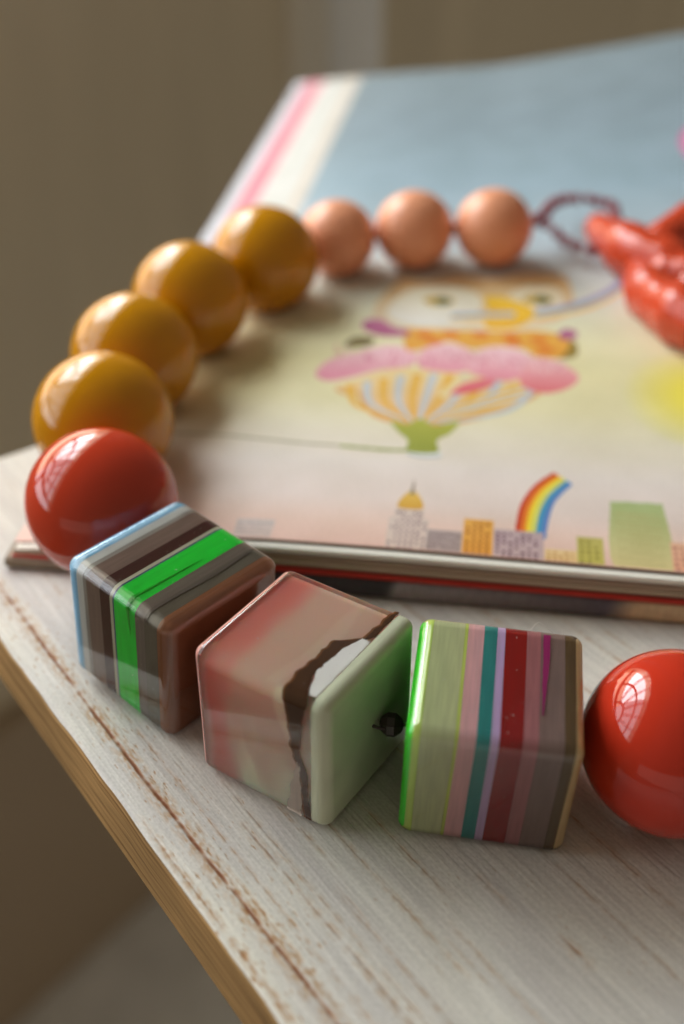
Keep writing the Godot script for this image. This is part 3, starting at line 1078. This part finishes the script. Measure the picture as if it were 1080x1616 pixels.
# a patch of colour cast into the resin: a shell that follows the block just under its top and front faces
# path parameter s: 0 back of the top face .. 1 front edge .. 2 foot of the front face; edges given as tables of (s, x fraction)
func inlay(h: Vector3, r: float, left: Array, right: Array, s0: float, s1: float, sunk: float, deep: float, jag: float, sd: int) -> Mesh:
	var n := FastNoiseLite.new()
	n.seed = sd
	n.frequency = 3.2
	n.fractal_octaves = 4
	var st := begin()
	var NS := 70
	var NX := 6
	var grid := [[], []]
	for i in NS + 1:
		var s := lerpf(s0, s1, i / float(NS))
		var p := Vector2.ZERO   # (z, y)
		var nn := Vector2.ZERO
		var q := r * 0.75
		var k := absf(s - 1.0) * 2.0 * h.z
		if k < q:
			var a := PI / 4 + (1.0 - s) * h.z * 2.0 / q * PI / 4
			nn = Vector2(cos(a), sin(a))
			p = Vector2(h.z - r, h.y - r) + nn * r
		elif s < 1.0:
			nn = Vector2(0, 1)
			p = Vector2(lerpf(-h.z, h.z, s), h.y)
			p.x = minf(p.x, h.z - r)
		else:
			nn = Vector2(1, 0)
			p = Vector2(h.z, lerpf(h.y, -h.y, s - 1.0))
			p.y = minf(p.y, h.y - r)
		var taper := clampf(minf(s - s0, s1 - s) * 14.0, 0.05, 1.0)
		var xl := -h.x + 2 * h.x * (lerp_table(left, s) + n.get_noise_2d(s * 2.0, 0.0) * jag)
		var xr := -h.x + 2 * h.x * (lerp_table(right, s) + n.get_noise_2d(s * 2.0, 9.0) * jag * 0.6)
		var rows := [[], []]
		for j in NX + 1:
			var x := lerpf(xl, maxf(xr, xl + 0.1), j / float(NX))
			var bump := n.get_noise_2d(s * 5.0, x) * 0.25
			var d0 := sunk + bump * 0.5 + 0.15
			var d1 := d0 + deep * taper * (0.7 + bump)
			rows[0].append(Vector3(x, p.y - nn.y * d0, p.x - nn.x * d0) * 0.001)
			rows[1].append(Vector3(x, p.y - nn.y * d1, p.x - nn.x * d1) * 0.001)
		grid[0].append([rows[0], Vector3(0, nn.y, nn.x)])
		grid[1].append([rows[1], Vector3(0, -nn.y, -nn.x)])
	for g in grid:
		for i in NS:
			for j in NX:
				var q := [g[i][0][j], g[i][0][j + 1], g[i + 1][0][j + 1], g[i + 1][0][j]]
				quad(st, q, [g[i][1], g[i][1], g[i + 1][1], g[i + 1][1]])
	for i in NS:
		for j in [0, NX]:
			var nx := Vector3(-1 if j == 0 else 1, 0, 0)
			flat_quad(st, grid[0][i][0][j], grid[0][i + 1][0][j], grid[1][i + 1][0][j], grid[1][i][0][j], nx)
	for i in [0, NS]:
		for j in NX:
			var e: Vector3 = (grid[0][i][0][0] - grid[0][NS if i == 0 else 0][0][0]).normalized()
			flat_quad(st, grid[0][i][0][j], grid[0][i][0][j + 1], grid[1][i][0][j + 1], grid[1][i][0][j], e)
	return st.commit()


# the cloudy inside of the horn coloured cube: rose at one end, tan at the other, its front foot painted paler as light coming through
func core_mesh(h: Vector3, a: float, b: float) -> Mesh:
	var n := FastNoiseLite.new()
	n.seed = 77
	n.frequency = 0.085
	n.fractal_octaves = 2
	var st := begin()
	var hh := Vector2(h.z - 0.85, h.y - 0.85)
	var prof := []
	for c in 4:
		for i in 6:
			var ang := (c + i / 5.0) * PI / 2
			var sg := Vector2(1 if c in [0, 3] else -1, 1 if c in [0, 1] else -1)
			var d := Vector2(cos(ang), sin(ang))
			prof.append([(hh - Vector2(2.1, 2.1)) * sg + d * 2.1, d])
	var fine := []
	for j in prof.size():
		var p0: Array = prof[j]
		var p1: Array = prof[(j + 1) % prof.size()]
		var steps := 30 if p0[0].distance_to(p1[0]) > 4.0 else 1
		for k in steps:
			fine.append([p0[0].lerp(p1[0], k / float(steps)), p0[1].lerp(p1[1], k / float(steps)).normalized()])
	var NXS := 44
	var rings := []
	for i in NXS + 1:
		var x := lerpf(a, b, i / float(NXS))
		var ring := []
		for p in fine:
			var q: Vector2 = p[0]
			var w := n.get_noise_3d(x * 1.6, q.y * 0.5, q.x * 0.5)
			var f := clampf((x - a) / (b - a) + w * 0.10, 0, 1)
			var c := Color(0.80, 0.24, 0.21).lerp(Color(0.72, 0.50, 0.40), smoothstep(0.10, 0.42, f))
			c = c.lerp(Color(0.85, 0.50, 0.44), smoothstep(0.10, 0.0, f) * 0.7)
			if p[1].x > 0.5:    # pale streaks, and light coming through at the foot, painted into the front
				var band := smoothstep(0.55, 0.9, sin(f * 9.0 + q.y * 0.16 - 0.9)) * smoothstep(0.25, 0.5, f)
				var foot := smoothstep(2.0, -9.0, q.y + w * 9.0) * smoothstep(0.22, 0.55, f)
				c = c.lerp(Color(0.95, 0.84, 0.66), clampf(band * 0.6 + foot * 0.75, 0.0, 0.85))
			elif p[1].y > 0.5:
				c = c.lerp(Color(0.85, 0.70, 0.58), smoothstep(0.7, 0.95, sin(f * 12.0 + q.x * 0.05)) * smoothstep(0.3, 0.5, f) * 0.3)
			ring.append([Vector3(x, q.y, q.x) * 0.001, Vector3(0, p[1].y, p[1].x), c])
		rings.append(ring)
	var N := fine.size()
	for i in NXS:
		for j in N:
			var q := [rings[i][j], rings[i][(j + 1) % N], rings[i + 1][(j + 1) % N], rings[i + 1][j]]
			quad(st, [q[0][0], q[1][0], q[2][0], q[3][0]], [q[0][1], q[1][1], q[2][1], q[3][1]], [], [q[0][2], q[1][2], q[2][2], q[3][2]])
	return st.commit()


func sphere(d: float) -> SphereMesh:
	var s := SphereMesh.new()
	s.radius = d * 0.0005
	s.height = d * 0.00099
	s.radial_segments = 96
	s.rings = 48
	return s


func tube(path: Array, radii: Array, sides: int, squash := Vector2.ONE, twist := 0.0) -> Mesh:
	# path in world metres, radii in metres
	var st := begin()
	var rings := []
	var ref := Vector3.UP
	for i in path.size():
		var t: Vector3 = (path[mini(i + 1, path.size() - 1)] - path[maxi(i - 1, 0)]).normalized()
		var a := (ref - t * ref.dot(t)).normalized()
		ref = a
		var b := t.cross(a)
		var ang0 := twist * i / path.size()
		var ring := []
		for k in sides:
			var ang := k * TAU / sides
			var l := Vector2(cos(ang) * squash.x, sin(ang) * squash.y)
			var ln := Vector2(cos(ang) / squash.x, sin(ang) / squash.y).normalized()
			l = l.rotated(ang0)
			ln = ln.rotated(ang0)
			ring.append([path[i] + (a * l.x + b * l.y) * radii[i], a * ln.x + b * ln.y])
		rings.append(ring)
	for i in rings.size() - 1:
		for k in sides:
			var q := [rings[i][k], rings[i][(k + 1) % sides], rings[i + 1][(k + 1) % sides], rings[i + 1][k]]
			quad(st, [q[0][0], q[1][0], q[2][0], q[3][0]], [q[0][1], q[1][1], q[2][1], q[3][1]])
	for i in [0, rings.size() - 1]:
		var c: Vector3 = path[i]
		var nrm: Vector3 = (path[0] - path[1]).normalized() if i == 0 else (path[-1] - path[-2]).normalized()
		for k in sides:
			tri(st, [c, rings[i][k][0], rings[i][(k + 1) % sides][0]], [nrm, nrm, nrm])
	return st.commit()


func crumpled(m: Mesh) -> Mesh:
	# push the surface in and out in soft folds
	var n := FastNoiseLite.new()
	n.seed = 12
	n.frequency = 42.0
	n.fractal_type = FastNoiseLite.FRACTAL_RIDGED
	n.fractal_octaves = 2
	var a := m.surface_get_arrays(0)
	var v: PackedVector3Array = a[Mesh.ARRAY_VERTEX]
	var nn: PackedVector3Array = a[Mesh.ARRAY_NORMAL]
	var st := begin()
	st.set_smooth_group(0)
	for i in v.size():
		st.add_vertex((v[i] + nn[i] * n.get_noise_3dv(v[i] * Vector3(1, 1.6, 0.7)) * 0.0006).snapped(Vector3.ONE * 0.000002))
	st.index()
	st.generate_normals()
	return st.commit()


func spline(p: Array, steps: int) -> Array:
	var out := []
	for i in p.size() - 1:
		for k in steps:
			out.append(p[i].cubic_interpolate(p[i + 1], p[maxi(i - 1, 0)], p[mini(i + 2, p.size() - 1)], k / float(steps)))
	out.append(p[-1])
	return out


func faceted(d: float, length: float) -> Mesh:
	# cut bead: three bands of eight facets round the x axis
	var st := begin()
	var prof := [Vector2(-0.5, 0.18), Vector2(-0.42, 0.32), Vector2(-0.16, 0.5), Vector2(0.16, 0.5), Vector2(0.42, 0.32), Vector2(0.5, 0.18)]
	for i in prof.size() - 1:
		for k in 8:
			var p := []
			for c in [[i, k], [i, k + 1], [i + 1, k + 1], [i + 1, k]]:
				var a: float = c[1] * TAU / 8 + 0.2
				var v: Vector2 = prof[c[0]]
				p.append(Vector3(v.x * length, cos(a) * v.y * d, sin(a) * v.y * d) * 0.001)
			var mid: Vector3 = (p[0] + p[2]) / 2
			var g: Vector3 = (p[1] - p[0]).cross(p[2] - p[0]).normalized()
			if g.dot(mid) < 0:
				g = -g
			flat_quad(st, p[0], p[1], p[2], p[3], g)
	return st.commit()


func build_necklace() -> void:
	var t := thing("bead_necklace", "chunky bead necklace of round and striped cube beads curving across the book and table", "necklace")
	var red := bead_mat(lin(0.50, 0.030, 0.012), 0.035)
	var deep_red := bead_mat(lin(0.52, 0.043, 0.016), 0.035)
	var amber := bead_mat(lin(0.56, 0.232, 0.003), 0.028)
	var peach := mat(lin(0.86, 0.36, 0.20), 0.36)
	var balls := [
		[Vector3(53.64, 15.12, 132.07), 30.24, red, "orange-red glossy ball bead right of the striped cubes, at the picture edge"],
		[Vector3(-48.11, 20.9, 192.0), 30.5, deep_red, "dark red glossy ball bead between the amber beads and the cube beads"],
		[Vector3(-53.2, 21.0, 224.05), 31.2, amber, "amber ball bead next to the dark red bead"],
		[Vector3(-50.72, 21.2, 254.99), 31.0, amber, "second amber ball bead from the dark red bead"],
		[Vector3(-40.16, 22.6, 284.09), 30.8, amber, "third amber ball bead from the dark red bead"],
		[Vector3(-21.6, 23.6, 308.8), 30.2, amber, "amber ball bead touching the peach beads"],
		[Vector3(-1.3, 22.2, 328.08), 22.6, peach, "matt peach ball bead beside the amber beads"],
		[Vector3(21.54, 23.4, 331.66), 23.2, peach, "middle one of the three matt peach ball beads"],
		[Vector3(45.15, 24.3, 331.18), 22.9, peach, "matt peach ball bead beside the burgundy seed bead loop"]]
	for b in balls:
		var o := part("ball_bead", sphere(b[1]), b[2], t, b[3])
		o.position = at(b[0].x, b[0].y, b[0].z)
	# striped cube with the green layer
	var h1 := Vector3(13.6, 13.5, 13.5)
	var taupe := resin(lin(0.27, 0.175, 0.14))
	var c1 := layered_cube(t, h1, 2.1, [
		[0.10, 0.0, resin(lin(.30, 0.60, 0.84)), "blue_layer"], [0.165, 0.0, resin(lin(0.78, 0.76, 0.70)), "white_layer"], [0.20, 0.0, resin(lin(0.40, 0.36, 0.32)), "grey_layer"],
		[0.34, 0.0, taupe, "taupe_layer"], [0.44, 0.0, resin(lin(0.070, 0.013, 0.015)), "maroon_layer"],
		[0.468, 0.0, resin(lin(0.72, 0.63, 0.48)), "cream_layer"], [0.482, 0.0, resin(lin(0.07, 0.10, 0.22)), "navy_layer"], [0.69, 0.0, resin(lin(0.006, 0.82, 0.055)), "green_layer"],
		[0.78, 0.0, resin(lin(0.21, 0.16, 0.135)), "grey_brown_layer"], [0.90, 0.0, resin(lin(0.17, 0.145, 0.108)), "olive_brown_layer"], [1.0, 0.0, resin(lin(0.33, 0.125, 0.058), 0.07), "amber_brown_layer"]],
		"cube bead striped brown, maroon and bright green, beside the dark red bead", 3)
	cube_place(c1, Vector3(-30.9, 14.3, 165.0), Vector3(0.749, -0.0634, -0.6595), Vector3(0.0632, 0.9977, -0.0241))
	part("dark_vein", inlay(h1, 2.1, [[0.35, 0.64], [0.98, 0.60], [1.15, 0.615], [1.3, 0.638]], [[0.35, 0.641], [0.7, 0.63], [0.98, 0.625], [1.3, 0.64]], 0.36, 1.28, 0.05, 0.3, 0.003, 4), resin(lin(0.006, 0.50, 0.03)), c1)
	part("dark_vein", inlay(h1, 2.1, [[0.0, 0.79], [0.5, 0.785], [1.0, 0.775], [2.0, 0.79]], [[0.0, 0.80], [0.4, 0.82], [0.8, 0.80], [2.0, 0.80]], 0.05, 1.05, 0.05, 0.3, 0.003, 9), resin(lin(0.15, 0.12, 0.10)), c1)
	# rose and horn coloured cube with a brown seam and a pale green end
	var h2 := Vector3(13.4, 13.7, 13.5)
	var horn := resin(Color.WHITE, 0.05, false)
	horn.vertex_color_use_as_albedo = true
	horn.subsurf_scatter_enabled = true
	horn.subsurf_scatter_strength = 0.75
	var body := part("cube_bead", slab(h2, 2.1, -h2.x + 2 * h2.x * 0.052, -h2.x + 2 * h2.x * 0.892), clear_resin(lin(0.99, 0.96, 0.93), 1.0, 0.015), t, "translucent rose cube bead with brown seam and pale green end, middle cube of three")
	cube_place(body, Vector3(-6.0, 14.0, 144.5), Vector3(0.8325, 0.0095, -0.5539), Vector3(0.0009, 0.9998, 0.0185))
	part("rose_end_layer", slab(h2, 2.1, -h2.x, -h2.x + 2 * h2.x * 0.05), resin(lin(0.70, 0.33, 0.28), 0.06), body)
	part("cloudy_core", core_mesh(h2, -h2.x + 2 * h2.x * 0.0525, -h2.x + 2 * h2.x * 0.884), horn, body).position.y = -0.0006
	part("pale_end_layer", slab(h2 + Vector3(0, 0.02, 0.02), 2.1, -h2.x + 2 * h2.x * 0.885, h2.x, 0.012, 0.0), resin(lin(0.56, 0.58, 0.42)), body)
	part("brown_seam", inlay(h2, 2.1, [[0.0, 0.86], [0.36, 0.83], [0.46, 0.70], [0.62, 0.70], [0.8, 0.68], [1.0, 0.70], [1.3, 0.735], [1.5, 0.765], [1.56, 0.80], [2.0, 0.835]], [[0.0, 0.882], [0.30, 0.880], [0.42, 0.80], [0.6, 0.765], [0.8, 0.765], [0.94, 0.82], [1.02, 0.85], [1.2, 0.82], [1.45, 0.80], [1.56, 0.84], [2.0, 0.872]], 0.02, 1.97, 0.0, 0.35, 0.028, 13), resin(lin(0.095, 0.036, 0.016), 0.12), body)
	part("amber_rim", inlay(h2, 2.1, [[0.0, 0.844], [0.36, 0.814], [0.46, 0.684], [0.62, 0.684], [0.8, 0.664], [1.0, 0.684], [1.3, 0.719], [1.5, 0.749], [1.56, 0.784], [2.0, 0.819]], [[0.0, 0.882], [0.30, 0.880], [0.42, 0.80], [0.6, 0.765], [0.8, 0.765], [0.94, 0.82], [1.02, 0.85], [1.2, 0.82], [1.45, 0.80], [1.56, 0.84], [2.0, 0.872]], 0.02, 1.97, 0.10, 0.35, 0.028, 13), resin(lin(0.28, 0.11, 0.04), 0.12), body)
	part("white_chip", inlay(h2, 2.1, [[0.36, 0.82], [0.5, 0.78], [0.75, 0.755], [0.94, 0.83]], [[0.36, 0.8835], [0.96, 0.8835]], 0.36, 0.96, -0.05, 0.4, 0.01, 17), resin(lin(0.93, 0.93, 0.91), 0.2, false), body)
	part("white_chip", inlay(h2, 2.1, [[1.45, 0.78], [1.7, 0.73], [2.0, 0.70]], [[1.45, 0.80], [1.7, 0.80], [2.0, 0.80]], 1.52, 1.97, 0.0, 0.4, 0.03, 19), resin(lin(0.70, 0.58, 0.50), 0.2), body)
	# many-coloured cube next to the orange-red ball
	var h3 := Vector3(13.45, 12.75, 12.95)
	var c3 := layered_cube(t, h3, 2.0, [
		[0.035, 0.0, resin(lin(0.06, 0.82, 0.035), 0.05, false), "green_layer"], [0.075, 0.0, resin(lin(0.62, 0.80, 0.16)), "lime_layer"], [0.265, 0.02, resin(lin(0.68, 0.72, 0.40)), "milky_layer"],
		[0.285, 0.02, resin(lin(0.66, 0.80, 0.16)), "lime_line"], [0.39, 0.012, resin(lin(0.95, 0.53, 0.55)), "pink_layer"], [0.472, 0.012, resin(lin(0.030, 0.32, 0.30)), "teal_layer"],
		[0.522, 0.012, resin(lin(0.76, 0.54, 0.86)), "lilac_layer"], [0.657, 0.01, resin(lin(0.38, 0.004, 0.008)), "red_layer"], [0.745, 0.01, resin(lin(0.52, 0.20, 0.21)), "mauve_layer"],
		[0.895, 0.006, resin(lin(0.31, 0.20, 0.175)), "taupe_layer"], [0.955, 0.012, resin(lin(0.15, 0.085, 0.032)), "brown_layer"], [1.0, 0.0, resin(lin(0.86, 0.62, 0.29)), "tan_layer"]],
		"cube bead striped lime, pink, teal, red and taupe, beside the orange-red ball", 2)
	cube_place(c3, Vector3(24.4, 13.85, 135.5), Vector3(0.9888, -0.0315, -0.1462), Vector3(0.0212, 0.9972, -0.0714))
	part("magenta_wedge", inlay(h3, 2.0, [[0.0, 0.755]], [[0.0, 0.80], [0.3, 0.795], [0.75, 0.765]], 0.06, 0.74, 0.05, 0.3, 0.004, 23), resin(lin(0.46, 0.02, 0.19)), c3)
	dust_specks(c1, h1, 60)
	dust_specks(body, h2, 70)
	dust_specks(c3, h3, 50)
	# cord and small beads between
	var cord := mat(lin(0.05, 0.035, 0.03), 0.6)
	part("cord", tube(spline([at(-48, 21, 192), at(-40, 14.7, 173.4), at(-20.3, 13.2, 156), at(-17, 13.7, 151.5), at(4.6, 13.9, 137.2), at(11.3, 13.8, 137.3), at(37.4, 13.2, 133.5), at(53.6, 15.1, 132)], 6), filled(43, 0.0003), 8), cord, t)
	var dark := mat(lin(0.030, 0.020, 0.016), 0.45)
	for q in [[Vector3(8.2, 13.6, 137.6), Vector3(0.95, 0, -0.15), 4.1], [Vector3(-18.6, 13.5, 153.7), Vector3(0.77, 0, -0.63), 4.1], [Vector3(-43.4, 17.2, 182.0), Vector3(0.5, -0.35, -0.75), 4.0]]:
		var f := part("faceted_bead", faceted(q[2], 3.9), dark, t, "small dark cut bead between two large beads")
		cube_place(f, q[0], q[1], Vector3.UP)
	for q in [Vector3(-10.6, 22.7, 319.0), Vector3(10.0, 22.8, 330.0), Vector3(33.3, 23.8, 331.6)]:
		var f2 := part("seed_bead", sphere(3.0), mat(lin(0.30, 0.07, 0.025), 0.4), t)
		f2.position = at(q.x, q.y, q.z)
	# loop of burgundy seed beads
	var burg := mat(lin(0.25, 0.028, 0.046), 0.35)
	var loop := spline([at(57.0, 23.5, 338), at(61.5, 23.5, 343.5), at(66.5, 23.5, 354), at(73, 22, 362), at(80, 21.5, 363), at(85.5, 21.5, 356), at(85.0, 21, 347), at(80, 18, 330), at(73.5, 18.5, 328), at(67.0, 20, 332), at(62.5, 22, 338), at(58.0, 23.3, 340)], 10)
	var run := 0.0
	var seed_mesh := SphereMesh.new()
	seed_mesh.radius = 0.0019
	seed_mesh.height = 0.0032
	seed_mesh.radial_segments = 16
	seed_mesh.rings = 8
	for i in range(1, loop.size()):
		run += loop[i].distance_to(loop[i - 1])
		if run > 0.0038:
			run = 0.0
			var s := part("seed_bead", seed_mesh, burg, t)
			s.position = loop[i] + Vector3(rng.randf_range(-1, 1), rng.randf_range(-1, 1), rng.randf_range(-1, 1)) * 0.00025
			s.rotation = Vector3(rng.randf() * 3, rng.randf() * 3, rng.randf() * 3)
	# folded coral piece at the end of the loop
	var coral := bead_mat(lin(0.58, 0.060, 0.020), 0.24)
	var lump := FastNoiseLite.new()
	lump.seed = 8
	lump.frequency = 55.0
	var lobes := [
		[[at(77.4, 20, 345.5), at(80.2, 21, 331.5), at(84.5, 22, 317.0), at(91.4, 22, 308.0), at(99, 22, 303.5)], [3.4, 5.6, 8.0, 8.6, 7.0], Vector2(1.0, 0.86), 0.5],
		[[at(85.0, 20, 312), at(83.6, 19.5, 299.0), at(86.4, 20, 286.0), at(91.0, 21, 276.0), at(99, 21, 265.0)], [5.0, 6.6, 8.2, 9.4, 8.5], Vector2(1.0, 0.85), 0.9],
		[[at(88.5, 23, 312.0), at(93.5, 26, 317.0), at(101, 28, 321.5), at(110, 27, 322.5), at(121, 23, 318)], [4.0, 6.6, 8.0, 8.0, 6.0], Vector2(1.0, 0.85), -0.8],
		[[at(86, 19, 307), at(91, 20, 302), at(97, 21, 298), at(106, 22, 294)], [6.0, 9.0, 9.5, 8.0], Vector2(1.0, 0.8), 0.4],
		[[at(92, 21, 300), at(97, 22, 292), at(104, 22, 284), at(112, 21, 276)], [4.0, 6.0, 7.0, 6.0], Vector2(0.9, 1.0), 0.5]]
	var first: MeshInstance3D
	for l in lobes:
		var path := spline(l[0], 10)
		var radii := []
		for i in path.size():
			var u: float = i / 10.0
			var k := mini(int(u), l[1].size() - 2)
			radii.append(lerpf(l[1][k], l[1][k + 1], smoothstep(0, 1, u - k)) * 0.001 * (1.0 + 0.28 * lump.get_noise_3dv(path[i])))
		# round off both ends
		for e in 4:
			var sc := sqrt(1.0 - pow(1.0 - e / 4.0, 2.0)) if e > 0 else 0.25
			radii[e] *= sc
			radii[-1 - e] *= sc
		var mesh := crumpled(tube(path, radii, 36, l[2], l[3]))
		if first == null:
			first = part("coral_knot", mesh, coral, t, "glossy coral red folded piece at the end of the seed bead loop")
		else:
			part("coral_fold", mesh, coral, first)


func filled(n: int, v: float) -> Array:
	var a := []
	a.resize(n)
	a.fill(v)
	return a


# ---------------------------------------------------------------- small things
func dust_specks(o: Node3D, h: Vector3, count: int) -> void:
	var st := begin()
	for i in count:
		var x := rng.randf_range(-h.x + 2, h.x - 2)
		var z := rng.randf_range(-h.z + 2, h.z - 2)
		var c := Vector3(x, h.y + 0.01, z) if rng.randf() < 0.75 else Vector3(x, z, h.z + 0.01)
		var up := Vector3.UP if c.y > h.y else Vector3.BACK
		var a := Vector3.RIGHT.rotated(up, rng.randf() * TAU)
		var b := up.cross(a)
		var r := rng.randf_range(0.025, 0.07)
		var l := r * (1.0 if rng.randf() < 0.8 else 6.0)
		tri(st, [(c + a * l) * 0.001, (c - a * l * 0.5 + b * r) * 0.001, (c + up * r) * 0.001], [up, up, up])
		tri(st, [(c + a * l) * 0.001, (c - a * l * 0.5 - b * r) * 0.001, (c + up * r) * 0.001], [up, up, up])
		tri(st, [(c - a * l * 0.5 + b * r) * 0.001, (c - a * l * 0.5 - b * r) * 0.001, (c + up * r) * 0.001], [up, up, up])
	var d := part("dust", st.commit(), mat(lin(0.6, 0.57, 0.53), 0.9), o)
	d.set_meta("kind", "stuff")


func build_lint() -> void:
	var path := spline([at(31.2, 26.7, 146.2), at(32.6, 27.4, 147.4), at(33.8, 27.0, 146.6), at(35.6, 26.1, 145.6), at(36.4, 26.4, 145.2), at(36.6, 27.1, 145.6)], 8)
	var o := part("lint_fibre", tube(path, filled(path.size(), 0.00006), 6), mat(lin(0.7, 0.66, 0.6), 0.8), self)
	o.set_meta("label", "thin pale lint fibre on the back edge of the many-coloured cube bead")
	o.set_meta("category", "lint")
